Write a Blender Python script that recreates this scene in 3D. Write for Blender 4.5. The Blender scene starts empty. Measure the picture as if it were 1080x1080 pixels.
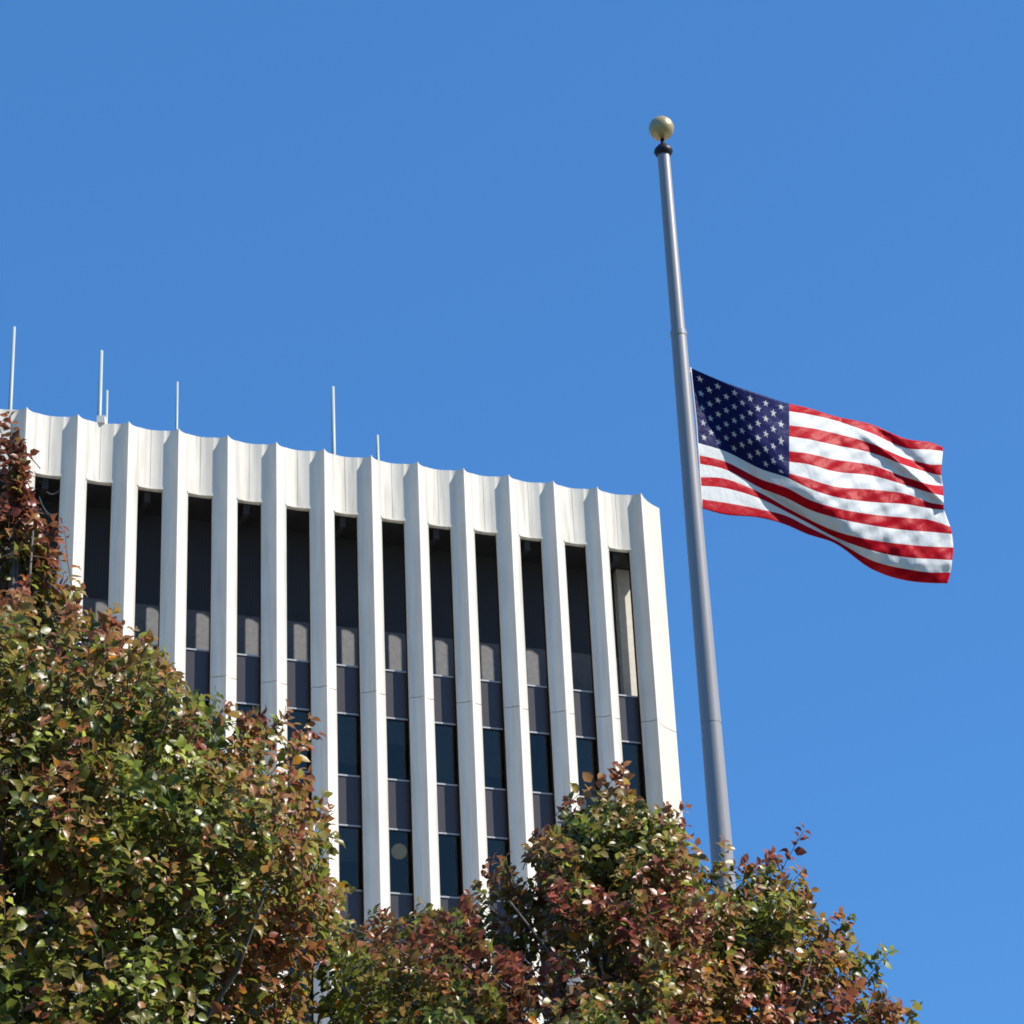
import bpy, math, random
import numpy as np
from mathutils import Vector, Matrix
R = math.radians
random.seed(7); RNG = np.random.default_rng(11)
S = bpy.context.scene
COL = S.collection
CAM_Z = 1.7
PITCH, ROLL, F = R(25.5), R(-2.75), 2600.0      # focal length in units of a 1080 wide frame

# ------------------------------------------------------------------ helpers
_r = Vector((1, 0, 0)); _u = Vector((0, -math.sin(PITCH), math.cos(PITCH))); _f = Vector((0, math.cos(PITCH), math.sin(PITCH)))
CR = _r*math.cos(ROLL) + _u*math.sin(ROLL)
CU = -_r*math.sin(ROLL) + _u*math.cos(ROLL)
def at(px, py, y):
    """world point at ground distance y seen at (px, py)"""
    d = _f*F + CR*(px-540) - CU*(py-540)
    p = d*(y/d.y)
    return Vector((p.x, p.y, p.z + CAM_Z))

def link(name, mesh, mat=None, parent=None, smooth=False):
    o = bpy.data.objects.new(name, mesh); COL.objects.link(o)
    if mat is not None and len(mesh.materials) == 0: mesh.materials.append(mat)
    if smooth: mesh.polygons.foreach_set('use_smooth', [True]*len(mesh.polygons))
    if parent is not None: o.parent = parent
    return o
def empty(name, loc, rz=0):
    o = bpy.data.objects.new(name, None); COL.objects.link(o)
    o.location = loc; o.rotation_euler = (0, 0, rz); o.empty_display_size = .3
    return o
def tag(o, label=None, cat=None, group=None, kind=None):
    if label: o['label'] = label
    if cat: o['category'] = cat
    if group: o['group'] = group
    if kind: o['kind'] = kind
    return o

class MB:
    def __init__(s): s.v = []; s.f = []
    def add(s, v, f):
        n = len(s.v); s.v += [tuple(p) for p in v]; s.f += [tuple(i+n for i in q) for q in f]; return s
    def box(s, x0, x1, y0, y1, z0, z1, bev=0):
        v = [(x0,y0,z0),(x1,y0,z0),(x1,y1,z0),(x0,y1,z0),(x0,y0,z1),(x1,y0,z1),(x1,y1,z1),(x0,y1,z1)]
        return s.add(v, [(0,3,2,1),(4,5,6,7),(0,1,5,4),(1,2,6,5),(2,3,7,6),(3,0,4,7)])
    def prism(s, pts, z0, z1):
        """closed outline (counter-clockwise) pulled up from z0 to z1"""
        n = len(pts); v = [(x,y,z0) for x,y in pts] + [(x,y,z1) for x,y in pts]
        f = [(i,(i+1)%n,n+(i+1)%n,n+i) for i in range(n)] + [tuple(range(n-1,-1,-1)), tuple(range(n,2*n))]
        return s.add(v, f)
    def tube(s, path, radii, sides=8, cap=True):
        P = [Vector(p) for p in path]; n = len(P); v = []; f = []
        a = None
        for i, p in enumerate(P):
            t = (P[min(i+1,n-1)]-P[max(i-1,0)]).normalized()
            if a is None: a = t.orthogonal().normalized()
            a = (a - t*a.dot(t)).normalized(); b = t.cross(a)
            for k in range(sides):
                w = 2*math.pi*k/sides
                v.append(p + (a*math.cos(w)+b*math.sin(w))*radii[i])
        for i in range(n-1):
            for k in range(sides):
                f.append((i*sides+k, i*sides+(k+1)%sides, (i+1)*sides+(k+1)%sides, (i+1)*sides+k))
        if cap: f += [tuple(range(sides-1,-1,-1)), tuple(range((n-1)*sides, n*sides))]
        return s.add(v, f)
    def lathe(s, prof, sides=32, cap=True):
        v = []; f = []; n = len(prof)
        for r, z in prof:
            for k in range(sides):
                w = 2*math.pi*k/sides; v.append((r*math.cos(w), r*math.sin(w), z))
        for i in range(n-1):
            for k in range(sides):
                f.append((i*sides+k, i*sides+(k+1)%sides, (i+1)*sides+(k+1)%sides, (i+1)*sides+k))
        if cap: f += [tuple(range(sides-1,-1,-1)), tuple(range((n-1)*sides, n*sides))]
        return s.add(v, f)
    def mesh(s, name):
        m = bpy.data.meshes.new(name); m.from_pydata(s.v, [], s.f); m.validate(); m.update(); return m
    def build(s, name, mat=None, parent=None, smooth=False):
        return link(name, s.mesh(name), mat, parent, smooth)

# ------------------------------------------------------------------ materials
def new_mat(name):
    m = bpy.data.materials.new(name); m.use_nodes = True
    nt = m.node_tree; b = nt.nodes['Principled BSDF']
    return m, nt, b
def N(nt, t, **kw):
    n = nt.nodes.new(t)
    for k, v in kw.items(): setattr(n, k, v)
    return n
def simple(name, col, rough=.5, metal=0, noise=0, scale=8, spec=.5, bump=0):
    m, nt, b = new_mat(name)
    b.inputs['Roughness'].default_value = rough; b.inputs['Metallic'].default_value = metal
    b.inputs['Specular IOR Level'].default_value = spec
    tc = N(nt, 'ShaderNodeTexCoord'); nz = N(nt, 'ShaderNodeTexNoise'); nz.inputs['Scale'].default_value = scale; nz.inputs['Detail'].default_value = 6
    nt.links.new(tc.outputs['Object'], nz.inputs['Vector'])
    rp = N(nt, 'ShaderNodeValToRGB')
    rp.color_ramp.elements[0].position = .3; rp.color_ramp.elements[1].position = .7
    rp.color_ramp.elements[0].color = [c*(1-noise) for c in col]+[1]; rp.color_ramp.elements[1].color = [min(1,c*(1+noise)) for c in col]+[1]
    nt.links.new(nz.outputs['Fac'], rp.inputs['Fac']); nt.links.new(rp.outputs['Color'], b.inputs['Base Color'])
    if bump:
        bp = N(nt, 'ShaderNodeBump'); bp.inputs['Strength'].default_value = bump; bp.inputs['Distance'].default_value = .02
        nt.links.new(nz.outputs['Fac'], bp.inputs['Height']); nt.links.new(bp.outputs['Normal'], b.inputs['Normal'])
    return m

def concrete(name, col, streak=.2):
    """painted precast: rain streaks that run down the face, blotches, a little pitting"""
    m, nt, b = new_mat(name)
    b.inputs['Roughness'].default_value = .8; b.inputs['Specular IOR Level'].default_value = .25
    geo = N(nt, 'ShaderNodeNewGeometry')
    def noise(sc, scale, det=5):
        mp = N(nt, 'ShaderNodeMapping'); mp.inputs['Scale'].default_value = sc
        nt.links.new(geo.outputs['Position'], mp.inputs['Vector'])
        n = N(nt, 'ShaderNodeTexNoise'); n.inputs['Scale'].default_value = scale; n.inputs['Detail'].default_value = det
        nt.links.new(mp.outputs['Vector'], n.inputs['Vector']); return n
    a = noise((1, 1, .06), 6.0); c = noise((1, 1, 1), .9); d = noise((1, 1, 1), 30, 8)
    r1 = N(nt, 'ShaderNodeMapRange'); r1.inputs[1].default_value = .45; r1.inputs[2].default_value = .75; r1.inputs[3].default_value = 0; r1.inputs[4].default_value = streak
    nt.links.new(a.outputs['Fac'], r1.inputs[0])
    r2 = N(nt, 'ShaderNodeMapRange'); r2.inputs[1].default_value = .35; r2.inputs[2].default_value = .7; r2.inputs[3].default_value = 0; r2.inputs[4].default_value = .09
    nt.links.new(c.outputs['Fac'], r2.inputs[0])
    ad = N(nt, 'ShaderNodeMath', operation='ADD'); nt.links.new(r1.outputs[0], ad.inputs[0]); nt.links.new(r2.outputs[0], ad.inputs[1])
    oi = N(nt, 'ShaderNodeObjectInfo'); ma = N(nt, 'ShaderNodeMath', operation='MULTIPLY_ADD'); ma.inputs[1].default_value = .09; nt.links.new(oi.outputs['Random'], ma.inputs[0]); nt.links.new(ad.outputs[0], ma.inputs[2]); ad = ma
    mx = N(nt, 'ShaderNodeMix', data_type='RGBA')
    mx.inputs[6].default_value = (*col, 1); mx.inputs[7].default_value = (.30, .265, .22, 1)
    nt.links.new(ad.outputs[0], mx.inputs[0]); nt.links.new(mx.outputs[2], b.inputs['Base Color'])
    bp = N(nt, 'ShaderNodeBump'); bp.inputs['Strength'].default_value = .12; bp.inputs['Distance'].default_value = .01
    nt.links.new(d.outputs['Fac'], bp.inputs['Height']); nt.links.new(bp.outputs['Normal'], b.inputs['Normal'])
    return m

M = {}
M['concrete'] = concrete('white_precast', (.79, .735, .635), .24)
M['corner'] = concrete('cream_precast', (.69, .63, .53), .25)
M['panel'] = concrete('white_precast_weathered', (.79, .735, .635), .42)
M['roof'] = simple('roof_membrane', (.25, .25, .25), .9, noise=.2)
M['bronze'] = simple('dark_bronze', (.018, .016, .017), .45, .3, noise=.1)
M['sill'] = simple('sill_metal', (.40, .40, .40), .5, .3, noise=.15, scale=20)
M['inside'] = simple('dim_interior', (.24, .22, .20), .9, noise=.2, scale=1)
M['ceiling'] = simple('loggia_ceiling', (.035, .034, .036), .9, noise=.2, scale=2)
M['pier'] = simple('plaster_pier', (.72, .68, .60), .8, noise=.08, scale=5)
M['antenna'] = simple('antenna_fibreglass', (.33, .40, .39), .5, noise=.08, scale=30)
M['bracket'] = simple('galvanised_bracket', (.55, .55, .54), .5, .4, noise=.2, scale=30)
M['cable'] = simple('pale_cable', (.45, .46, .44), .6, noise=.1)
M['lamp'] = simple('opal_globe', (.75, .72, .5), .3, noise=.05)
_b = M['lamp'].node_tree.nodes['Principled BSDF']; _b.inputs['Emission Color'].default_value = (1, .93, .6, 1); _b.inputs['Emission Strength'].default_value = .12   # lit
M['bark'] = simple('grey_bark', (.13, .11, .095), .9, noise=.45, scale=14, bump=.5)
M['twig'] = simple('brown_twig', (.10, .07, .05), .85, noise=.3, scale=20)
M['cap'] = simple('dark_pole_cap', (.02, .017, .02), .45, .4, noise=.2)
M['ground'] = simple('lawn_ground', (.07, .09, .035), .95, noise=.4, scale=.6, bump=.4)
M['plaza'] = simple('plaza_paving', (.36, .34, .31), .9, noise=.15, scale=2, bump=.2)

# spandrel: dark panel with fine upright ribs
m, nt, b = new_mat('spandrel_panel')
b.inputs['Roughness'].default_value = .35
geo = N(nt, 'ShaderNodeTexCoord'); wv = N(nt, 'ShaderNodeTexWave', bands_direction='X'); wv.inputs['Scale'].default_value = 6; wv.inputs['Distortion'].default_value = .4
nt.links.new(geo.outputs['Object'], wv.inputs['Vector'])
rp = N(nt, 'ShaderNodeValToRGB'); rp.color_ramp.elements[0].color = (.040, .033, .034, 1); rp.color_ramp.elements[1].color = (.060, .050, .050, 1)
nt.links.new(wv.outputs['Fac'], rp.inputs['Fac']); nt.links.new(rp.outputs['Color'], b.inputs['Base Color'])
M['spandrel'] = m

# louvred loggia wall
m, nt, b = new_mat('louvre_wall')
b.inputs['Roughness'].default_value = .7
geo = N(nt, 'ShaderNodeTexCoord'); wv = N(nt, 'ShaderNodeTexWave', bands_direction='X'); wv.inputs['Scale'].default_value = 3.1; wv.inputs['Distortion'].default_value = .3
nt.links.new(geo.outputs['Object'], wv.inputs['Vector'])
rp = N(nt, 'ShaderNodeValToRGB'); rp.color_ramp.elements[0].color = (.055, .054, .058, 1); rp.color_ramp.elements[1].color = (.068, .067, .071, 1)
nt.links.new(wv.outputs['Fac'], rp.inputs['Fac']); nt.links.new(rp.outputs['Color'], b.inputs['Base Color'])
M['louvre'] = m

M['patch_band'] = simple('sun_patch_lightener', (.20, .195, .20), .8, noise=.12, scale=6)  # sunlight put into the colour: paler wall tone that lifts the sun patches
M['blind'] = simple('window_blind', (.40, .365, .34), .9, noise=.06, scale=3)
# tinted window glass: mirror-like at a slant, dim see-through
m, nt, b = new_mat('tinted_glass')
nt.nodes.remove(b); out = nt.nodes['Material Output']
tr = N(nt, 'ShaderNodeBsdfTransparent'); tr.inputs['Color'].default_value = (.62, .62, .60, 1)
gl = N(nt, 'ShaderNodeBsdfGlossy'); gl.inputs['Roughness'].default_value = .03; gl.inputs['Color'].default_value = (.85, .72, .60, 1)
fr = N(nt, 'ShaderNodeFresnel'); fr.inputs['IOR'].default_value = 1.65
tcg = N(nt, 'ShaderNodeTexCoord'); nzg = N(nt, 'ShaderNodeTexNoise'); nzg.inputs['Scale'].default_value = 1.3
nt.links.new(tcg.outputs['Object'], nzg.inputs['Vector'])
bpg = N(nt, 'ShaderNodeBump'); bpg.inputs['Strength'].default_value = .06; bpg.inputs['Distance'].default_value = .05
nt.links.new(nzg.outputs['Fac'], bpg.inputs['Height']); nt.links.new(bpg.outputs['Normal'], gl.inputs['Normal'])
mx = N(nt, 'ShaderNodeMixShader')
nt.links.new(fr.outputs[0], mx.inputs[0]); nt.links.new(tr.outputs[0], mx.inputs[1]); nt.links.new(gl.outputs[0], mx.inputs[2]); nt.links.new(mx.outputs[0], out.inputs['Surface'])
M['glass'] = m

# flagpole aluminium
m, nt, b = new_mat('pole_aluminium')
b.inputs['Base Color'].default_value = (.36, .35, .37, 1); b.inputs['Metallic'].default_value = 0; b.inputs['Roughness'].default_value = .36; b.inputs['Specular IOR Level'].default_value = 1.0
tcg = N(nt, 'ShaderNodeTexCoord'); mp = N(nt, 'ShaderNodeMapping'); mp.inputs['Scale'].default_value = (30, 30, 1.2)
nz = N(nt, 'ShaderNodeTexNoise'); nz.inputs['Scale'].default_value = 1.5; nz.inputs['Detail'].default_value = 6
nt.links.new(tcg.outputs['Object'], mp.inputs['Vector']); nt.links.new(mp.outputs['Vector'], nz.inputs['Vector'])
rp = N(nt, 'ShaderNodeValToRGB'); rp.color_ramp.elements[0].color = (.25, .235, .232, 1); rp.color_ramp.elements[1].color = (.34, .318, .31, 1)
nt.links.new(nz.outputs['Fac'], rp.inputs['Fac']); nt.links.new(rp.outputs['Color'], b.inputs['Base Color'])
M['pole'] = m
m, nt, b = new_mat('gold_ball')
b.inputs['Metallic'].default_value = .35; b.inputs['Roughness'].default_value = .36; b.inputs['Specular IOR Level'].default_value = .5
nz = N(nt, 'ShaderNodeTexNoise'); nz.inputs['Scale'].default_value = 9
rp = N(nt, 'ShaderNodeValToRGB'); rp.color_ramp.elements[0].color = (.42, .30, .13, 1); rp.color_ramp.elements[1].color = (.56, .44, .24, 1)
tcg = N(nt, 'ShaderNodeTexCoord'); nt.links.new(tcg.outputs['Object'], nz.inputs['Vector'])
nt.links.new(nz.outputs['Fac'], rp.inputs['Fac']); nt.links.new(rp.outputs['Color'], b.inputs['Base Color'])
M['gold'] = m

# leaves: colour per leaf from the mesh, waxy, lets some light through
def leaf_mat():
    m, nt, b = new_mat('pear_leaf'); out = nt.nodes['Material Output']
    at_ = N(nt, 'ShaderNodeAttribute', attribute_name='leaf_colour')
    geo = N(nt, 'ShaderNodeNewGeometry')
    hs = N(nt, 'ShaderNodeMix', data_type='RGBA', blend_type='MIX')       # paler underside
    pale = N(nt, 'ShaderNodeMix', data_type='RGBA'); pale.inputs[0].default_value = .35; pale.inputs[7].default_value = (.22, .20, .12, 1)
    nt.links.new(at_.outputs['Color'], pale.inputs[6])
    nt.links.new(geo.outputs['Backfacing'], hs.inputs[0]); nt.links.new(at_.outputs['Color'], hs.inputs[6]); nt.links.new(pale.outputs[2], hs.inputs[7])
    nt.links.new(hs.outputs[2], b.inputs['Base Color'])
    b.inputs['Roughness'].default_value = .37; b.inputs['Specular IOR Level'].default_value = .5
    tl = N(nt, 'ShaderNodeBsdfTranslucent'); g = N(nt, 'ShaderNodeGamma'); g.inputs[1].default_value = .85
    nt.links.new(at_.outputs['Color'], g.inputs[0]); nt.links.new(g.outputs[0], tl.inputs['Color'])
    mx = N(nt, 'ShaderNodeMixShader'); mx.inputs[0].default_value = .42
    nt.links.new(b.outputs[0], mx.inputs[1]); nt.links.new(tl.outputs[0], mx.inputs[2]); nt.links.new(mx.outputs[0], out.inputs['Surface'])
    return m
M['leaf'] = leaf_mat()

# ------------------------------------------------------------------ flag material: stripes and stars worked out from the cloth's own coordinates
def flag_mat():
    m, nt, b = new_mat('nylon_flag'); out = nt.nodes['Material Output']
    L = nt.links.new
    def mth(op, a, b_=None, c=None):
        n = N(nt, 'ShaderNodeMath', operation=op)
        for i, x in enumerate((a, b_, c)):
            if x is None: continue
            if isinstance(x, (int, float)): n.inputs[i].default_value = x
            else: L(x, n.inputs[i])
        return n.outputs[0]
    uv = N(nt, 'ShaderNodeUVMap', uv_map='cloth'); sp = N(nt, 'ShaderNodeSeparateXYZ'); L(uv.outputs[0], sp.inputs[0])
    u, v = sp.outputs[0], sp.outputs[1]                 # u along the fly 0..1, v down from the top 0..1
    k = mth('FLOOR', mth('MULTIPLY', v, 13.0)); red = mth('LESS_THAN', mth('MODULO', k, 2.0), .5)
    canton = mth('MULTIPLY', mth('LESS_THAN', u, .4), mth('LESS_THAN', v, 7/13))
    X = mth('MULTIPLY', u, 30.0)                        # star columns at 1,3,5..11 and 2,4..10  (12 units across)
    Y = mth('MULTIPLY', v, 130/7)                       # star rows at 1..9                      (10 units down)
    def star(ox, oy, x0, x1, y0, y1):
        fx = mth('SUBTRACT', mth('MULTIPLY', mth('FRACT', mth('MULTIPLY', mth('SUBTRACT', X, ox), .5)), 2.0), 1.0)
        fy = mth('SUBTRACT', mth('MULTIPLY', mth('FRACT', mth('MULTIPLY', mth('SUBTRACT', Y, oy), .5)), 2.0), 1.0)
        px = mth('MULTIPLY', fx, .0633*.8); py = mth('MULTIPLY', fy, .0538*.8)      # metres-ish, same scale both ways
        r = mth('SQRT', mth('ADD', mth('MULTIPLY', px, px), mth('MULTIPLY', py, py)))
        th = mth('ARCTAN2', px, mth('MULTIPLY', py, -1.0))
        a = mth('SUBTRACT', mth('FLOORED_MODULO', mth('ADD', th, math.pi/5), 2*math.pi/5), math.pi/5)
        a = mth('ABSOLUTE', a)
        Ro = .022; Ri = Ro*.382
        A = Vector((Ro, 0)); Bp = Vector((Ri*math.cos(math.pi/5), Ri*math.sin(math.pi/5)))
        e = Bp-A; n = Vector((e.y, -e.x)).normalized(); c = n.dot(A)
        d = mth('ADD', mth('MULTIPLY', mth('MULTIPLY', r, mth('COSINE', a)), n.x), mth('MULTIPLY', mth('MULTIPLY', r, mth('SINE', a)), n.y))
        ins = mth('LESS_THAN', d, c) if c > 0 else mth('GREATER_THAN', d, c)
        for cond in (mth('GREATER_THAN', X, x0), mth('LESS_THAN', X, x1), mth('GREATER_THAN', Y, y0), mth('LESS_THAN', Y, y1)):
            ins = mth('MULTIPLY', ins, cond)
        return ins
    s = mth('MAXIMUM', star(0, 0, 0, 12, 0, 10), star(1, 1, 1, 11, 1, 9))
    c1 = N(nt, 'ShaderNodeMix', data_type='RGBA'); c1.inputs[6].default_value = (.82, .82, .80, 1); c1.inputs[7].default_value = (.58, .004, .018, 1); L(red, c1.inputs[0])
    c2 = N(nt, 'ShaderNodeMix', data_type='RGBA'); c2.inputs[6].default_value = (.016, .020, .12, 1); c2.inputs[7].default_value = (.62, .62, .62, 1); L(s, c2.inputs[0])
    c3 = N(nt, 'ShaderNodeMix', data_type='RGBA'); L(canton, c3.inputs[0]); L(c1.outputs[2], c3.inputs[6]); L(c2.outputs[2], c3.inputs[7])
    L(c3.outputs[2], b.inputs['Base Color']); b.inputs['Roughness'].default_value = .45; b.inputs['Specular IOR Level'].default_value = .08
    # puckers along the sewn stripes and small crinkles
    mp = N(nt, 'ShaderNodeMapping'); mp.inputs['Scale'].default_value = (26, 13, 1); mp.inputs['Rotation'].default_value = (0, 0, .5); L(uv.outputs[0], mp.inputs['Vector'])
    nz = N(nt, 'ShaderNodeTexNoise'); nz.inputs['Scale'].default_value = 1.6; nz.inputs['Detail'].default_value = 5; L(mp.outputs[0], nz.inputs['Vector'])
    seam = mth('ABSOLUTE', mth('SUBTRACT', mth('FRACT', mth('MULTIPLY', v, 13.0)), .5))
    h = mth('ADD', mth('MULTIPLY', nz.outputs['Fac'], 1.0), mth('MULTIPLY', mth('POWER', seam, 3.0), -1.2))
    bp = N(nt, 'ShaderNodeBump'); bp.inputs['Strength'].default_value = .36; bp.inputs['Distance'].default_value = .02; L(h, bp.inputs['Height']); L(bp.outputs[0], b.inputs['Normal'])
    tl = N(nt, 'ShaderNodeBsdfTranslucent'); L(c3.outputs[2], tl.inputs['Color']); L(bp.outputs[0], tl.inputs['Normal'])
    mx = N(nt, 'ShaderNodeMixShader'); mx.inputs[0].default_value = .36
    L(b.outputs[0], mx.inputs[1]); L(tl.outputs[0], mx.inputs[2]); L(mx.outputs[0], out.inputs['Surface'])
    return m
M['flag'] = flag_mat()

# ------------------------------------------------------------------ ground
g = MB(); g.add([(-3000,-3000,0),(3000,-3000,0),(3000,3000,0),(-3000,3000,0)], [(0,1,2,3)])
tag(g.build('ground', M['ground']), kind='structure')
g = MB(); g.add([(-45,17.5,.004),(45,17.5,.004),(45,125,.004),(-45,125,.004)], [(0,1,2,3)])
tag(g.build('plaza', M['plaza']), kind='structure')

# ------------------------------------------------------------------ office tower
YAW = R(67); D = 69.41; U0 = 12.915; B = 1.65
dv = Vector((math.sin(YAW), math.cos(YAW), 0)); nv = Vector((dv.y, -dv.x, 0))
org = dv*U0 - nv*D
tower = empty('office_tower', org, R(90)-YAW)
tag(tower, 'tall office block with white scalloped concrete fins and dark recessed windows', 'building')
TOP, PB, LEDGE, STOREY, SPH = 39.08, 36.95, 31.66, 3.73, 1.69
HALF, DEP, BACK = .41, .28, .53
SP0, GL0 = .58, .62
def slope(n=8, sgn=1):
    return [(sgn*HALF*(i/n), DEP*(1-(1-i/n)**2.6)) for i in range(1, n+1)]
JOINTS = [0, 8.30, 19.48, 30.66, TOP]
def fin_mesh():
    l = slope(sgn=-1); r = slope(sgn=1)
    pts = [(-HALF, BACK)] + l[::-1] + [(-.012, 0), (.012, 0)] + r + [(HALF, BACK)]
    mb = MB()
    for a, c in zip(JOINTS[:-1], JOINTS[1:]):
        mb.prism(pts, a + (.012 if a else 0), c - (.012 if c < TOP else 0))
    mb.box(-HALF+.06, HALF-.06, DEP+.05, BACK-.03, .1, TOP-.1)          # core seen in the open joints
    return mb.mesh('fin')
X0, X1, Y0, ND = -4, 13, .95, 14          # bays along the front, depth in bays
CH = 1.15
XR = X1*B + CH; XL = X0*B - CH; YB = Y0 + ND*B + .95
SIDES = [(0, lambda i: (i*B, 0), list(range(X0, X1+1))),
         (90, lambda i: (XR, Y0+i*B), list(range(0, ND+1))),
         (180, lambda i: (i*B, YB), list(range(X0, X1+1))),
         (270, lambda i: (XL, Y0+i*B), list(range(0, ND+1)))]
fm = fin_mesh(); fm.materials.append(M['concrete'])
def put(name, mesh, loc, rot, parent=None):
    o = bpy.data.objects.new(name, mesh); COL.objects.link(o); o.parent = parent or tower
    o.location = loc; o.rotation_euler = (0, 0, R(rot)); return o
JM = []
for sg in (-1, 1):
    mb = MB(); a_, c_ = sorted((sg*(HALF-.02), sg*(HALF+.003))); mb.box(a_, c_, DEP+.13, BACK+.01, .05, PB-.002)
    mm = mb.mesh('jamb'); mm.materials.append(M['bronze']); JM.append(mm)
# parapet panel between two fins: two shallow leaves meeting at a seam
def panel_mesh():
    a, c = HALF, B-HALF; mid = B*.5
    front = [(a+(c-a)*i/12, DEP+.075*math.sin(math.pi*i/12)) for i in range(6)] + [(mid-.009, DEP+.075), (mid-.006, DEP+.092), (mid+.006, DEP+.092), (mid+.009, DEP+.075)] + [(a+(c-a)*i/12, DEP+.075*math.sin(math.pi*i/12)) for i in range(7, 13)]
    mb = MB(); mb.prism(front[::1] + [(c, BACK), (a, BACK)], PB+.07, TOP-.004)
    lip = [(a+(c-a)*i/12, DEP-.02+.075*math.sin(math.pi*i/12)) for i in range(13)] + [(c, BACK), (a, BACK)]
    mb.prism(lip, PB, PB+.07)
    return mb.mesh('parapet_panel')
pm = panel_mesh(); pm.materials.append(M['panel'])
for rot, pos, idx in SIDES:
    for i in idx[1:-1]:
        x, y = pos(i); o = put('fin', fm, (x, y, 0), rot)
        if rot == 0:
            for jm_ in JM: put('jamb', jm_, (0, 0, 0), 0, o)
    for i in idx[:-1]:
        j = i if rot in (0, 90) else i+1
        x, y = pos(j); put('parapet_panel', pm, (x, y, 0), rot)
# corner piers: half a fin on each face and a hollow-faced chamfer between
def corner(rot, w, h):
    """local frame: front tip at (0,0), side tip at (w,h)"""
    n = 10; ch = []
    nx, ny = -h/math.hypot(w, h), w/math.hypot(w, h)
    for i in range(1, n):
        t = i/n; bulge = .10*math.sin(math.pi*t)
        ch.append((w*t + nx*bulge, h*t + ny*bulge))
    l = slope(sgn=-1)
    pts = [(-HALF, BACK)] + l[::-1] + [(0, 0)] + ch + [(w, h)]
    pts += [(w-yy, h-xx) for xx, yy in l]
    pts += [(w-BACK, h+HALF), (w-BACK-.15, h), (.1, BACK)]
    mb = MB()
    for a, c in zip(JOINTS[:-1], JOINTS[1:]):
        mb.prism(pts, a + (.012 if a else 0), c - (.012 if c < TOP else 0))
    return mb
c = corner(0, CH, .95).mesh('corner_pier'); c.materials.append(M['corner'])
c2 = corner(0, .95, CH).mesh('corner_pier'); c2.materials.append(M['corner'])
o = put('corner_pier', c, (X1*B, 0, 0), 0); put('jamb', JM[0], (0, 0, 0), 0, o)
put('corner_pier', c2, (XR, Y0+ND*B, 0), 90)
put('corner_pier', c, (X0*B, YB, 0), 180)
put('corner_pier', c2, (XL, Y0, 0), 270)
# floors, loggia, roof
def slab(z0, z1, name, mat, ins=BACK+.002):
    a_, b_, c_, d_, k_ = XL+ins, XR-ins, ins, YB-ins, CH+.1
    mb = MB(); mb.prism([(a_+k_, c_), (b_-k_, c_), (b_, c_+k_), (b_, d_-k_), (b_-k_, d_), (a_+k_, d_), (a_, d_-k_), (a_, c_+k_)], z0, z1)
    return mb.build(name, mat, tower)
slab(38.2, 38.5, 'roof_slab', M['roof'])
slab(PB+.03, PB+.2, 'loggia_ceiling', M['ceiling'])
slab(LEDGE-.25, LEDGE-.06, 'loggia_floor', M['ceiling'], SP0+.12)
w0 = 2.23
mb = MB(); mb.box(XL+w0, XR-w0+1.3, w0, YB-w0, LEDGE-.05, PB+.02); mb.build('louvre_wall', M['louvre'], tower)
mb = MB(); mb.box(XL+w0-.05, 21.2, w0-.03, w0-.003, LEDGE-.055, 33.72); mb.build('sun_patch_band', M['patch_band'], tower)  # added pale band, up to the sun patches' top, to make them brighter
mb = MB(); mb.box(21.22, 21.98, 1.92, 2.19, LEDGE-.05, PB+.02); mb.build('loggia_pier', M['pier'], tower)
# dropped beams under the loggia ceiling
mb = MB()
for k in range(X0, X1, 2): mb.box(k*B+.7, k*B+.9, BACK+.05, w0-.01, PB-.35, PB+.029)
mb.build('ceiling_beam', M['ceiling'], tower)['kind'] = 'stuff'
NST = 8
for k in range(1, NST+1):
    slab(LEDGE-k*STOREY-.30, LEDGE-k*STOREY+.02, 'floor_slab', M['inside'], SP0+.12)
mb = MB(); mb.box(XL+5, XR-5, 5, YB-5, 0, LEDGE-.26); mb.build('building_core', M['inside'], tower)
# spandrels, sills and windows
W0, W1 = HALF-.05, B-HALF+.05
def spandrel_mb(mb, z1, f):  # f maps a point of the bay frame into the mesh frame
    pass
def bay_box(mb, x0, x1, y0, y1, z0, z1, pos, rot):
    n = len(mb.v); mb.box(x0, x1, y0, y1, z0, z1)
    if rot or pos[0] or pos[1]:
        c_, s_ = round(math.cos(R(rot))), round(math.sin(R(rot)))
        for i in range(n, len(mb.v)):
            x, y, z = mb.v[i]; mb.v[i] = (pos[0]+c_*x-s_*y, pos[1]+s_*x+c_*y, z)
def sp(mb, z1, pos=(0,0), rot=0): bay_box(mb, W0, W1, SP0, SP0+.08, z1-SPH+.05, z1-.05, pos, rot)
def sill(mb, z1, pos=(0,0), rot=0):
    bay_box(mb, W0, W1, SP0-.03, SP0+.10, z1-.047, z1, pos, rot)
def head(mb, z1, pos=(0,0), rot=0):
    bay_box(mb, W0, W1, SP0-.02, SP0+.09, z1-SPH, z1-SPH+.047, pos, rot)
def pane(mb, z0, pos=(0,0), rot=0): bay_box(mb, W0+.03, W1-.03, GL0, GL0+.012, z0+.03, z0+STOREY-SPH-.03, pos, rot)
def frame(mb, z0, pos=(0,0), rot=0):
    h = STOREY-SPH
    for a, c_ in ((W0, W0+.035), (W1-.035, W1)): bay_box(mb, a, c_, GL0-.03, GL0+.05, z0+.002, z0+h-.002, pos, rot)
    for a, c_ in ((z0+.002, z0+.035), (z0+h-.035, z0+h-.002)): bay_box(mb, W0+.036, W1-.036, GL0-.028, GL0+.048, a, c_, pos, rot)
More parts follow.
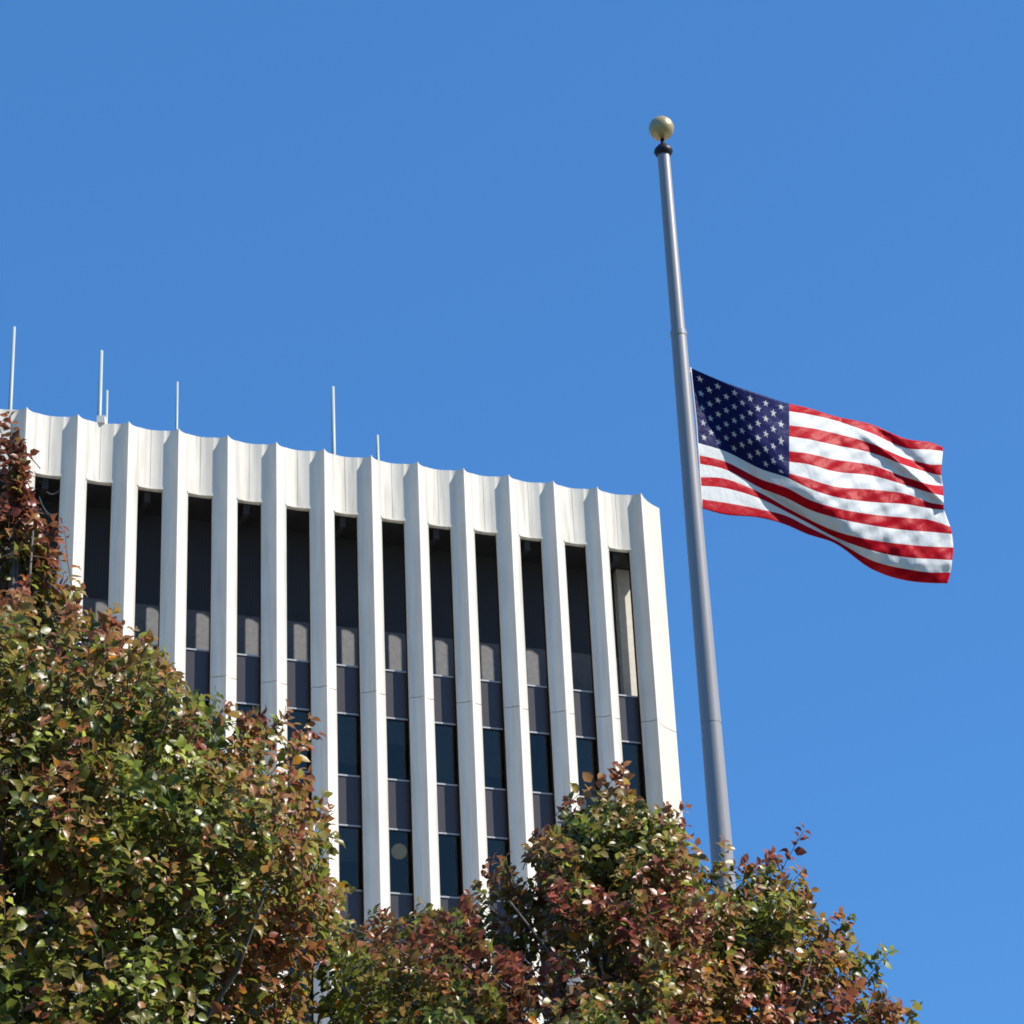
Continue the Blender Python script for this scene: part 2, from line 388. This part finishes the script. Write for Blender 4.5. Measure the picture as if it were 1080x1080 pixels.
def jambs(mb, z0, z1, pos=(0,0), rot=0):
    for a, c_ in ((W0, W0+.03), (W1-.03, W1)): bay_box(mb, a, c_, SP0-.06, SP0-.032, z0, z1, pos, rot)
def meshof(fn, *a):
    mb = MB(); fn(mb, *a); return mb
sm = meshof(sp, 0).mesh('spandrel'); sm.materials.append(M['spandrel'])
im = meshof(sill, 0).mesh('sill'); im.materials.append(M['sill'])
hm = meshof(head, 0).mesh('head_trim'); hm.materials.append(M['sill'])
wm = meshof(pane, 0).mesh('window'); wm.materials.append(M['glass'])
rm = meshof(frame, 0).mesh('frame'); rm.materials.append(M['bronze'])
mb = MB(); mb.box(W0+.05, W1-.05, GL0+.07, GL0+.08, -(STOREY-SPH-.08), 0); bmesh_blind = mb.mesh('blind'); bmesh_blind.materials.append(M['blind'])
NEAR = set()
for k in range(4):
    for i in range(-1, X1):
        z = LEDGE - k*STOREY; NEAR.add((0, i, k))
        s = put('spandrel', sm, (i*B, 0, z), 0); put('sill', im, (0, 0, 0), 0, s); put('head_trim', hm, (0, 0, 0), 0, s)
        w = put('window', wm, (i*B, 0, z-STOREY), 0); put('frame', rm, (0, 0, 0), 0, w)
        if random.random() < .85 and (i, k) not in ((7, 1), (8, 1)):
            bl = put('blind', bmesh_blind, (0, 0, STOREY-SPH-.04), 0, w); bl.scale = (1, 1, random.choice((1, 1, 1, .97, .8, .55, .4)))
ms, mi, mh, mw, mf = MB(), MB(), MB(), MB(), MB()
for rot, pos, idx in SIDES:
    for i in idx[:-1]:
        p = pos(i if rot in (0, 90) else i+1)
        for k in range(NST):
            if (rot, i, k) in NEAR: continue
            z = LEDGE - k*STOREY
            sp(ms, z, p, rot); sill(mi, z, p, rot); head(mh, z, p, rot); pane(mw, z-STOREY, p, rot); frame(mf, z-STOREY, p, rot)
o = ms.build('spandrel', M['spandrel'], tower); o['kind'] = 'stuff'
i_ = mi.build('sill', M['sill'], o); i_['kind'] = 'stuff'
i_ = mh.build('head_trim', M['sill'], o); i_['kind'] = 'stuff'
o = mw.build('window', M['glass'], tower); o['kind'] = 'stuff'
i_ = mf.build('frame', M['bronze'], o); i_['kind'] = 'stuff'

def tower_pt(bay_px, py, setback):
    """world point on the plane parallel to the front, this far behind the fin tips, seen at a pixel"""
    d = _f*F + CR*(bay_px-540) - CU*(py-540)
    return d*(-(D+setback)/d.dot(nv)) + Vector((0, 0, CAM_Z))

# antennas on the roof, just behind the parapet
ANT = [((15,345),(13,432),.045,'tall whip antenna at far left of the roof edge, above the tree tip'),
       ((107,370),(105,445),.05,'tall whip antenna with white bracket, second from the left on the roof'),
       ((113,412),(111,443),.035,'short whip antenna close beside the bracketed tall one'),
       ((187,403),(186,452),.035,'thin whip antenna standing alone between the bracketed pair and the thick one'),
       ((351,408),(352,473),.05,'thick pale whip antenna standing alone above the middle of the roof edge'),
       ((398,459),(399,480),.04,'shortest stub antenna, rightmost on the roof edge')]
for (t, b_, r, lab) in ANT:
    T = tower_pt(*t, 1.6); base = Vector((T.x, T.y, 38.5))
    a = empty('whip_antenna', base); tag(a, lab, 'antenna', 'antennas along the roof edge')
    h = T.z-38.5; r *= 1.55
    MB().tube([(0,0,.25),(0,0,.9),(0,0,h)], [r, r, r*.75], 10).build('whip', M['antenna'], a, True)
    MB().tube([(0,0,0),(0,0,.95 if h > 2 else .6)], [r*1.3]*2, 10).build('mount_pole', M['bracket'], a)
    MB().box(-.16,.16,-.16,.16,0,.03).build('base_plate', M['bracket'], a)
    if 'bracket,' in lab:
        q = tower_pt(107, 443.5, .42) - base
        MB().box(q.x-.13, q.x+.13, q.y-.13, q.y+.13, TOP-38.5+.002, q.z+.12).tube([(q.x, q.y, q.z), (0, 0, q.z)], [.035, .035], 8).build('bracket', M['pier'], a)

# slack cables inside the first loggia bay
for (a, m_, c_, lab) in (((43,509),(54,521),(66,513),'upper pale slack cable hanging in the top opening at far left'),
                        ((45,533),(55,543),(67,536),'lower pale slack cable hanging in the top opening at far left')):
    pa, pmid, pc = [tower_pt(*q, .9) for q in (a, m_, c_)]
    ctrl = pmid*2 - (pa+pc)*.5
    path = [pa*(1-t)**2 + ctrl*2*t*(1-t) + pc*t*t for t in [i/14 for i in range(-3, 18)]]
    tag(MB().tube(path, [.022]*len(path), 6).build('hanging_cable', M['cable'], None, True), lab, 'cable', 'slack cables in the top opening')
# globe lamps behind the glass
for (q, lab) in (((421,898),'pale round globe lamp seen whole behind window glass, left of the other lamp'),
                 ((495,893),'pale round globe lamp behind window glass, half hidden by the treetop')):
    p = tower_pt(*q, 1.15); l = empty('globe_lamp', p); tag(l, lab, 'lamp', 'globe lamps inside the windows')
    MB().lathe([(.25*math.sin(math.pi*i/14)+.0005, -.25*math.cos(math.pi*i/14)) for i in range(15)], 24).build('globe', M['lamp'], l, True)
    MB().tube([(0,0,.245),(0,0,.7)], [.02,.02], 8).build('stem', M['bronze'], l)

# ------------------------------------------------------------------ flagpole
PX, PY = 1.625, 20.0
pole = empty('flagpole', (PX, PY, 0)); tag(pole, 'tall tapered aluminium flagpole with a gold ball on top', 'flagpole')
def zat(px, py): return at(px, py, PY).z
ZT = zat(699,163); ZJ = zat(716,352); ZL = zat(745,765); ZB = zat(698,135.5)
def rad(z): return .060 + (15-z)*.0051
zs = [0, 2, 4, ZL-.012, ZL-.012, ZL+.012, ZL+.012, 9.5, ZJ, ZJ, 12, 13, ZT]
rs = [rad(0), rad(2), rad(4), rad(ZL), rad(ZL)-.002, rad(ZL)-.002, rad(ZL), rad(9.5), rad(ZJ)+.002, rad(ZJ)-.004, rad(12)-.004, rad(13)-.004, rad(ZT)]
sh = MB(); cuts = [(0, 5), (4, 6), (6, 10), (10, 13)]
for a_, c_ in ((0, 4), (4, 6), (6, 9), (9, 13)):
    sh.lathe([(rs[i], zs[i]) for i in range(a_, c_)], 40, False)
sh.build('shaft', M['pole'], pole, True)
MB().lathe([(rad(ZJ)-.002, ZJ-.035), (rad(ZJ)+.007, ZJ-.03), (rad(ZJ)+.007, ZJ+.02), (rad(ZJ)-.004, ZJ+.025)], 32).build('collar', M['pole'], pole)
MB().lathe([(rad(ZT)-.003, ZT-.02), (.068, ZT-.015), (.092, ZT+.03), (.085, ZT+.055), (.05, ZT+.10), (.02, ZT+.125), (.018, ZB-.1)], 28).build('truck', M['cap'], pole, True)
rb = .122
MB().lathe([(rb*math.sin(math.pi*i/24)+.0005, ZB-rb*math.cos(math.pi*i/24)) for i in range(25)], 40).build('ball_finial', M['gold'], pole, True)
MB().lathe([(.26, 0), (.26, .06), (.2, .12), (.13, .16), (rad(.2)+.002, .18)], 32).build('base_collar', M['pole'], pole)

MB().tube([(.72*rad(z_), .72*rad(z_)+.004, z_) for z_ in (ZT-.02, ZJ, 9, 1.3)], [.004]*4, 6).build('halyard', M['cable'], pole)
# ------------------------------------------------------------------ flag, 5 x 8 ft, hung at half mast
# outline of the cloth column by column (units: 1/3.375 of a photo pixel from (700,370)); rows are the 14 stripe edges
def fill(t0, t7, rest): return [t0+(t7-t0)*i/7 for i in range(7)] + rest
COLS = [
 (0.00, [94,98,102,106,110,114,117,119,123,125,128,130,133,135], fill(60,327,[327,371,401,449,480,528,561])),
 (0.13, [220]*14, fill(113,358,[358,395,423,456,489,541,583])),
 (0.28, [347]*14, fill(156,421,[421,458,489,507,528,565,595])),
 (0.40, [447]*14, [188,215,265,304,357,394,436,455,492,529,563,578,592,624]),
 (0.46, [505]*14, [201,224,272,313,364,402,452,484,524,559,594,608,622,650]),
 (0.575,[607]*14, [232,247,293,335,387,429,483,519,558,593,640,662,672,684]),
 (0.72, [739]*14, [262,293,330,363,407,444,494,538,582,621,673,710,745,776]),
 (0.865,[870]*14, [315,348,385,411,453,481,512,547,595,639,690,736,778,819]),
 (0.95, [955]*14, [327,352,405,437,477,507,542,562,604,645,697,741,789,827]),
 (1.00, [993,994,990,988,994,996,997,998,1020,1026,1031,1027,1021,1010], [343,357,405,444,481,516,548,566,626,652,700,745,789,828])]
def crom(xs, ys, x):
    xs = np.asarray(xs, float); ys = np.asarray(ys, float); n = len(xs)
    m = np.zeros(n); dlt = np.diff(ys)/np.diff(xs)
    m[0], m[-1] = dlt[0], dlt[-1]
    h = np.diff(xs)
    for i in range(1, n-1): m[i] = (dlt[i-1]*h[i]+dlt[i]*h[i-1])/(h[i]+h[i-1])
    k = np.clip(np.searchsorted(xs, x)-1, 0, n-2); t = (x-xs[k])/h[k]
    return (2*t**3-3*t**2+1)*ys[k] + (t**3-2*t**2+t)*h[k]*m[k] + (-2*t**3+3*t**2)*ys[k+1] + (t**3-t**2)*h[k]*m[k+1]
NU, NV = 150, 91
ss = np.linspace(0, 1, NU); tt = np.linspace(0, 13, NV)
cx = np.array([crom(range(14), c_[1], tt) for c_ in COLS]); cy = np.array([crom(range(14), c_[2], tt) for c_ in COLS])
sc = [c_[0] for c_ in COLS]
GX = np.array([crom(sc, cx[:, j], ss) for j in range(NV)]).T; GY = np.array([crom(sc, cy[:, j], ss) for j in range(NV)]).T
F1y = [0, 60, 190, 320, 380, 490, 610, 690, 900]; F1x = [80, 95, 165, 220, 275, 347, 520, 640, 900]
xf = np.interp(GY, F1y, F1x); xh = 97 + (GY-60)*.085
def softplus(q, w): return w*np.logaddexp(0, q/w)
q = GX - xf
slope_l = .64
dep = slope_l*(np.minimum(GX, xf)-xh)                                     # hoist side: runs away from the viewer
dep = dep - .20*softplus(-np.abs(q), 6)
qr = np.maximum(q, 0)
dep = dep - .40*(110*(1-np.exp(-qr/110)))                                  # then comes forward past the fold
dep = dep + .50*softplus(qr-110, 35) + .42*np.clip(560-GY, -200, 400)*np.clip((GX-330)/300, 0, 1)                                       # and swings away again to the fly
# the sharp double crease towards the upper fly corner
F2x = [600, 740, 870, 990, 1100]; F2y = [235, 322, 425, 535, 640]
d2 = (np.interp(GX, F2x, F2y) - GY)*.78
along = np.clip((GX-660)/120, 0, 1)
dep = dep - along*30*np.exp(-((d2-2)/17)**2) + along*22*np.exp(-((d2-38)/20)**2) + along*.55*softplus(-d2-20, 14)*.25
# slow ripples
dep = dep + 2.4*np.sin(GX*.055+GY*.115+1.5*np.sin(GX*.013))*np.clip((GX-430)/150, 0, 1) + .7*np.sin(GX*.13-GY*.05+2*np.sin(GY*.03))*np.clip((GX-460)/150, 0, 1)
dep = dep + 7*np.sin(GX*.021+GY*.012+.5)*np.clip((GX-430)/200, 0, 1) + 2.2*np.sin(GX*.055-GY*.06)*np.clip((GX-200)/200, 0, 1)
dep = dep + 2.5*np.sin(GX*.09+GY*.045)*np.clip((260-GX)/160, 0, 1)*np.clip((GX-xh)/40, 0, 1)
K = .00258
verts = []
for i in range(NU):
    for j in range(NV):
        verts.append(at(700+GX[i,j]/3.375, 370+GY[i,j]/3.375, PY + dep[i,j]*K*1.0))
faces = [(i*NV+j, i*NV+j+1, (i+1)*NV+j+1, (i+1)*NV+j) for i in range(NU-1) for j in range(NV-1)]
me = bpy.data.meshes.new('flag_cloth')
hoist = verts[NV//2].copy(); o_ = Vector((PX+.08, PY, verts[0].z))
me.from_pydata([v-o_ for v in verts], [], faces); me.update()
uvl = me.uv_layers.new(name='cloth')
uvs = np.zeros((len(me.loops), 2)); li = np.zeros(len(me.loops), int); me.loops.foreach_get('vertex_index', li)
uvs[:, 0] = ss[li//NV]; uvs[:, 1] = tt[li % NV]/13
uvl.data.foreach_set('uv', uvs.ravel())
flag = empty('flag', o_); tag(flag, 'american flag with stars and red and white stripes flying at half mast from the pole', 'flag')
cl = link('cloth', me, M['flag'], flag, True)
sd = cl.modifiers.new('thickness', 'SOLIDIFY'); sd.thickness = .0012
hd = MB(); hp = [verts[j]-o_ for j in range(0, NV, 6)]
hd.tube([p+Vector((.004, 0, 0)) for p in hp], [.006]*len(hp), 8); 
M['canvas'] = simple('white_canvas', (.7, .7, .68), .9, noise=.05)
hd.build('heading', M['canvas'], flag, True)
for j in (2, NV-3):
    p = verts[j]-o_; px_ = Vector((-.035, 0, 0))
    MB().tube([p+Vector((.02*math.cos(a)-.02, .012*math.sin(a), .02*math.sin(a))) for a in [2*math.pi*k/14 for k in range(15)]], [.004]*15, 6).build('snap_hook', M['bracket'], flag, True)

# ------------------------------------------------------------------ trees
LEAF = np.array([(0,0,0),(.10,.0,.0),(.38,.34,.07),(.38,0,-.02),(.38,-.34,.07),(.70,.27,.05),(.72,0,-.03),(.70,-.27,.05),(1.02,0,-.14)])
LF = [(1,3,2),(1,4,3),(2,3,6,5),(3,4,7,6),(5,6,8),(6,7,8)]
def unit(a): return a/np.maximum(1e-9, np.linalg.norm(a, axis=-1, keepdims=True))
GREEN = np.array([.068,.090,.012]); LIME = np.array([.24,.27,.035]); OLIVE = np.array([.19,.16,.028]); BRONZE = np.array([.25,.115,.034]); WINE = np.array([.17,.042,.022]); ORANGE = np.array([.42,.17,.015])
def cnoise(p, s, ph):
    return (np.sin(p[:,0]*s+ph)+np.sin(p[:,1]*s*1.13+ph*1.7+p[:,2]*s*.4)+np.sin(p[:,2]*s*.91+ph*.6+p[:,0]*s*.5))/3
def make_tree(name, label, x0, y0, prof, nshoot, red, seed, spikes, rough=.10, gap=-.55, lobe=1.0, asym=0.0, outline=None):
    rng = np.random.default_rng(seed)
    zs = np.array([p[0] for p in prof]); rs = np.array([p[1] for p in prof])
    o = np.argsort(zs); zs, rs = zs[o], rs[o]
    H = zs[-1]
    root = empty(name, (x0, y0, 0)); tag(root, label, 'tree', 'trees in front of the tower')
    # crown shoots
    zz = np.linspace(zs[0], zs[-1], 400); w = np.interp(zz, zs, rs)**1.1 + .03; w /= w.sum()
    n = int(nshoot*1.35)
    z = rng.choice(zz, n, p=w) + rng.normal(0, .03, n); th = rng.uniform(0, 2*np.pi, n)
    rho = 1 - .70*rng.random(n)**1.5
    lob = (1 + lobe*(.10*np.sin(3*th+z*1.6+seed) + .08*np.sin(5*th-z*2.3+2*seed) + .07*np.sin(z*5.1+th*2+seed)))*(1 - asym*np.cos(th))
    dirs = np.stack([np.cos(th)*1.5, np.sin(th)*1.5, z], 1)
    r = np.interp(z, zs, rs)*lob*(1 + rough*cnoise(dirs, 2.6, seed*.9))
    outw = np.stack([np.cos(th), np.sin(th), np.zeros(n)], 1)
    p = outw*(r*rho)[:, None]; p[:, 2] = z
    keep = (cnoise(p, 3.6, seed*1.3) + .6*cnoise(p, 8.0, seed*2.1)) > gap
    p, outw, rho, z, r = p[keep][:nshoot], outw[keep][:nshoot], rho[keep][:nshoot], z[keep][:nshoot], r[keep][:nshoot]
    n = len(p)
    d = unit(outw*(.75*rho)[:, None] + np.array([0,0,.75]) + rng.normal(0, .38, (n,3)))
    Ls = rng.uniform(.14, .36, n); p = p - d*(Ls*.8)[:, None]
    sp_p, sp_d, sp_l = [], [], []
    for (tip, nn) in spikes:
        tip = np.array(tip) - np.array([x0, y0, 0])
        for k in range(nn):
            dd = unit(np.array([tip[0]*.5/max(.3, abs(tip[0])), 0, .8]) + rng.normal(0, .25, 3)); l = rng.uniform(.35, .6)
            tp = tip + rng.normal(0, .05, 3)*(k > 0) - dd*.14*k
            sp_p.append(tp-dd*l); sp_d.append(dd); sp_l.append(l)
    if outline:                                   # keep the shoots within the tree's own uneven outline
        T_ = p + d*Ls[:, None]*1.02 + np.array([x0, y0, 0])
        q_ = T_ - np.array([0, 0, CAM_Z]); wz = q_ @ np.array(_f)
        ok = outline(540 + F*(q_ @ np.array(CR))/wz, 540 - F*(q_ @ np.array(CU))/wz)
        p, outw, rho, Ls, d = p[ok], outw[ok], rho[ok], Ls[ok], d[ok]; n = len(p)
    if sp_p:
        p = np.vstack([p, sp_p]); d = np.vstack([d, sp_d]); Ls = np.concatenate([Ls, sp_l]); rho = np.concatenate([rho, np.ones(len(sp_p))]); n = len(p)
    # leaves along each shoot
    nl = np.maximum(6, (Ls*36).astype(int)+rng.integers(0, 5, n))
    si = np.repeat(np.arange(n), nl); m = len(si)
    k = np.concatenate([np.arange(a) for a in nl]); fr = (k+.6)/nl[si]
    fr = .12+.90*(1-(1-np.clip(fr,0,1))**1.5)
    curve = unit(rng.normal(0, 1, (n,3)))*.10
    base = p[si] + d[si]*(fr*Ls[si])[:, None] + curve[si]*(fr**2*Ls[si])[:, None]
    ang = k*2.4 + rng.uniform(0, 6.28, n)[si] + rng.normal(0, .4, m)
    a = unit(np.cross(d, np.array([.3,.2,1.0]))); b2 = np.cross(d, a)
    radial = a[si]*np.cos(ang)[:, None] + b2[si]*np.sin(ang)[:, None]
    ax = unit(radial*1.0 + d[si]*(.25+.6*fr)[:, None] + np.array([0,0,-.45]) + rng.normal(0, .28, (m,3)))
    oo = unit(np.stack([base[:,0], base[:,1], np.zeros(m)], 1))
    up = unit(d[si]*.25 + oo*.65 + np.array([.10,-.10,.45]) + rng.normal(0, .48, (m,3)))
    nrm = unit(up - ax*np.sum(up*ax, 1)[:, None]); side = np.cross(nrm, ax)
    size = rng.uniform(.062, .112, m)*np.where(fr > .9, .75, 1); wid = size*rng.uniform(.75, 1.1, m); cup = size*rng.uniform(.3, 2.4, m)
    T = LEAF
    V = (base[:, None, :] + ax[:, None, :]*(T[None, :, 0, None]*size[:, None, None]) + side[:, None, :]*(T[None, :, 1, None]*wid[:, None, None])
         + nrm[:, None, :]*(T[None, :, 2, None]*cup[:, None, None]))
    nvt = len(T); V = V.reshape(-1, 3)
    # colour: leaves in the sun, high on the crown and at the shoot ends turn first
    pos = base; ow = unit(np.stack([pos[:,0], pos[:,1], (pos[:,2]-H*.55)*.5], 1))
    sunny = ow @ np.array([.62,-.25,.74])
    hz = np.clip((pos[:,2]-zs[0])/(H-zs[0]), 0, 1)
    t = red + .32*sunny*rho[si] + .42*(hz-.55) + .30*(fr-.5) + .34*cnoise(pos, 2.3, seed*.7) + .20*cnoise(pos, 6.0, seed) + rng.normal(0, .09, m) + rng.normal(0, .15, n)[si]
    t = np.clip(t, 0, 1)
    stops = np.array([0, .22, .42, .62, .82, 1.0]); cols = np.stack([GREEN*.8, GREEN, OLIVE, BRONZE, WINE*1.25, WINE])
    c = np.stack([np.interp(t, stops, cols[:, q_]) for q_ in range(3)], 1)
    lm = ((rng.random(n) < .26)[si] & (rng.random(m) < .75) | (rng.random(m) < .10)) & (t < .5); c[lm] = LIME*rng.uniform(.6, 1.1, (lm.sum(),1))
    og = rng.random(m) < .02 + .09*(cnoise(pos, 4.0, seed+3) > .55); c[og] = ORANGE*rng.uniform(.5, 1.0, (og.sum(),1))
    c *= rng.uniform(.85, 1.55, (m,1))*rng.uniform(.8, 1.4, n)[si][:, None]
    C4 = np.ones((m, nvt, 4), np.float32); C4[:, :, :3] = c[:, None, :]
    # faces
    me = bpy.data.meshes.new('crown'); idx = []; starts = []; tot = []; pos_ = 0
    per = []; 
    for f in LF: per += list(f)
    tri = np.array(per); offs = (np.arange(m)*nvt)[:, None] + tri[None, :]
    lens = np.tile([len(f) for f in LF], m)
    st = np.concatenate([[0], np.cumsum(lens)[:-1]])
    me.vertices.add(len(V)); me.vertices.foreach_set('co', V.astype(np.float32).ravel())
    me.loops.add(offs.size); me.loops.foreach_set('vertex_index', offs.ravel().astype(np.int32))
    me.polygons.add(len(lens)); me.polygons.foreach_set('loop_start', st.astype(np.int32))
    me.polygons.foreach_set('use_smooth', np.ones(len(lens), bool))
    me.update(calc_edges=True); me.validate()
    ca = me.color_attributes.new('leaf_colour', 'FLOAT_COLOR', 'POINT'); ca.data.foreach_set('color', C4.ravel())
    link('crown', me, M['leaf'], root)
    # twigs: the shoots themselves, carried inward towards the limbs
    tw = MB()
    for i in range(0, n):
        q0 = p[i] - d[i]*.05 - np.array([p[i][0], p[i][1], .25])*.03
        tw.tube([q0, p[i], p[i]+d[i]*Ls[i]*.6+curve[i]*.36*Ls[i], p[i]+d[i]*Ls[i]+curve[i]*Ls[i]], [.005, .004, .003, .002], 3, False)
    tw.build('twigs', M['twig'], root, True)
    # trunk and limbs
    tp = [(.02*math.sin(i*1.3+seed)*i*.3, .03*math.cos(i*.9+seed)*i*.3, H*.9*i/9) for i in range(10)]
    tr_ = [.14*(1-i/9)**.8+.012 for i in range(10)]; tr_[0] = .19
    MB().tube(tp, tr_, 12).build('trunk', M['bark'], root, True)
    for i in range(26):
        h0 = (.20 + .66*i/26)*H; a_ = i*2.4+seed; z1 = min(H*.97, h0 + .16*H + .05*H*rng.random()); r1 = float(np.interp(z1, zs, rs))*(.82+.1*rng.random())
        rr = float(np.interp(h0, [0, H], [.062, .022])); kx = int(np.clip(h0/(H*.9)*9, 0, 8)); bx, by = tp[kx][0], tp[kx][1]
        path = []
        for t_ in np.linspace(0, 1, 7):
            path.append((bx*(1-t_)+math.cos(a_+.25*math.sin(t_*3))*r1*t_, by*(1-t_)+math.sin(a_+.25*math.sin(t_*3))*r1*t_, h0+(z1-h0)*(t_**1.25)+.05*math.sin(t_*9+i)))
        MB().tube(path, [rr*(1-.82*t_) for t_ in np.linspace(0, 1, 7)], 7).build('limb', M['bark'], root, True)
    return root

def profile(ax_px, y0, pts, extra):
    x0 = at(ax_px, 1000, y0).x; out = []
    for (r, py) in pts:
        p = at(ax_px+r, py, y0); out.append((p.z, max(.03, p.x-x0)))
    return x0, out+extra
def out_left(px, py):
    top = np.interp(px, [0, 22, 28, 40, 66, 80, 86, 120, 150, 180, 195, 240, 280, 330, 348, 352], [445, 455, 505, 540, 560, 585, 628, 640, 664, 684, 722, 730, 738, 757, 772, 860])
    side = np.interp(py, [755, 775, 800, 850, 870, 910, 942, 975, 1000, 1040, 1080, 1300], [346, 340, 326, 354, 362, 350, 378, 370, 356, 340, 330, 400])
    return ((py > top+8) & (px < side-6)) | (px < 0) | (py > 1200)
def out_right(px, py):
    top = np.interp(px, [330, 360, 430, 470, 500, 522, 560, 600, 640, 650, 690, 720, 734, 748, 784, 800, 835, 850, 858, 872, 885, 897, 905, 914, 923, 938, 946, 956, 972, 1010, 1060],
                        [960, 955, 952, 948, 926, 900, 880, 850, 832, 815, 848, 854, 884, 935, 938, 915, 884, 902, 952, 974, 960, 966, 1004, 1034, 1008, 1003, 1036, 1068, 1066, 1090, 1200])
    return (py > top+8) | (py > 1300)
YL = 15.0
xl, pl = profile(-5, YL, [(2,462),(10,490),(24,518),(36,540),(56,565),(72,610),(125,650),(178,690),(245,735),(312,765),(338,815),(364,870),(380,930),(375,1000),(350,1060)],
                 [(4.4,2.0),(3.6,2.05),(2.9,1.8),(2.4,1.3),(2.1,.7)])
make_tree('pear_tree', 'taller pear tree at the left edge, olive green leaves with wine red tips', xl, YL, pl, 9600, .20, 3,
          [(at(*q, YL),k) for q, k in (((325,760),3),((362,935),3),((64,562),3),((10,446),2),((2,440),2),((16,470),2),((310,752),2),((340,858),3),((235,730),3),((115,638),3),((175,692),2),((50,548),2))], .10, -.36, .6, 0, out_left)
YR = 17.0
xr, pr = profile(640, YR, [(3,835),(36,856),(76,880),(112,905),(165,930),(215,952),(240,985),(262,1030),(290,1075)],
                 [(4.6,2.3),(3.8,2.45),(3.1,2.2),(2.5,1.6),(2.1,.8)])
make_tree('pear_tree', 'shorter pear tree with bronze and wine red leaves in front of the flagpole', xr, YR, pr, 9000, .20, 5,
          [(at(*q, YR),k) for q, k in (((652,808),4),((500,928),5),((512,915),5),((525,905),5),((490,940),4),((602,845),3),((840,876),4),((815,902),4),((800,918),4),((830,925),4),((845,945),4),((890,958),7),((895,968),4),((865,965),4),((938,998),7),((925,1006),5),((900,1010),5),((966,1062),7),((950,1066),5),((768,890),3),((722,855),3),((440,952),3),((700,850),3),((560,885),3),((860,940),3),((400,962),2),((930,1060),3),((880,1000),3),((910,1040),3),((800,930),2),((655,815),2),((648,822),3))], .15, -.28, .8, .12, out_right)

# ------------------------------------------------------------------ light, sky, camera
SUN_EL, SUN_AZ = R(45), R(79)      # azimuth measured from -Y (towards the viewer) round to +X (right)
sdir = Vector((math.sin(SUN_AZ)*math.cos(SUN_EL), -math.cos(SUN_AZ)*math.cos(SUN_EL), math.sin(SUN_EL)))
sl = bpy.data.lights.new('sun', 'SUN'); sl.energy = 5.0; sl.angle = R(.53); sl.color = (1, .955, .88)
so = bpy.data.objects.new('sun', sl); COL.objects.link(so); so.rotation_euler = sdir.to_track_quat('Z', 'Y').to_euler()
SKYT = (.52, 1.41, 2.82, 1)      # deep clear autumn blue
wd = bpy.data.worlds.new('World'); S.world = wd; wd.use_nodes = True
nt = wd.node_tree; bg = nt.nodes['Background']
sky = nt.nodes.new('ShaderNodeTexSky'); sky.sky_type = 'NISHITA'; sky.sun_disc = False
sky.sun_elevation = SUN_EL; sky.sun_rotation = math.atan2(sdir.x, sdir.y)
sky.altitude = 100; sky.air_density = 1.0; sky.dust_density = .3; sky.ozone_density = 3.0
gm = nt.nodes.new('ShaderNodeGamma'); gm.inputs[1].default_value = .40
tn = nt.nodes.new('ShaderNodeMix'); tn.data_type = 'RGBA'; tn.blend_type = 'MULTIPLY'; tn.inputs[0].default_value = 1; tn.inputs[7].default_value = SKYT
nt.links.new(sky.outputs['Color'], gm.inputs[0]); nt.links.new(gm.outputs[0], tn.inputs[6]); nt.links.new(tn.outputs[2], bg.inputs['Color']); bg.inputs['Strength'].default_value = .1
cd = bpy.data.cameras.new('camera'); cam = bpy.data.objects.new('camera', cd); COL.objects.link(cam)
cd.sensor_width = 36; cd.lens = 36*F/1080; cd.clip_end = 8000; cd.clip_start = .1
mt = Matrix((CR, CU, -_f)).transposed().to_4x4(); mt.translation = (0, 0, CAM_Z); cam.matrix_world = mt
S.camera = cam
S.view_settings.view_transform = 'Standard'; S.view_settings.look = 'None'; S.view_settings.gamma = 1; S.view_settings.use_curve_mapping = False
S.view_settings.exposure = .5
S.cycles.filter_width = 1.75
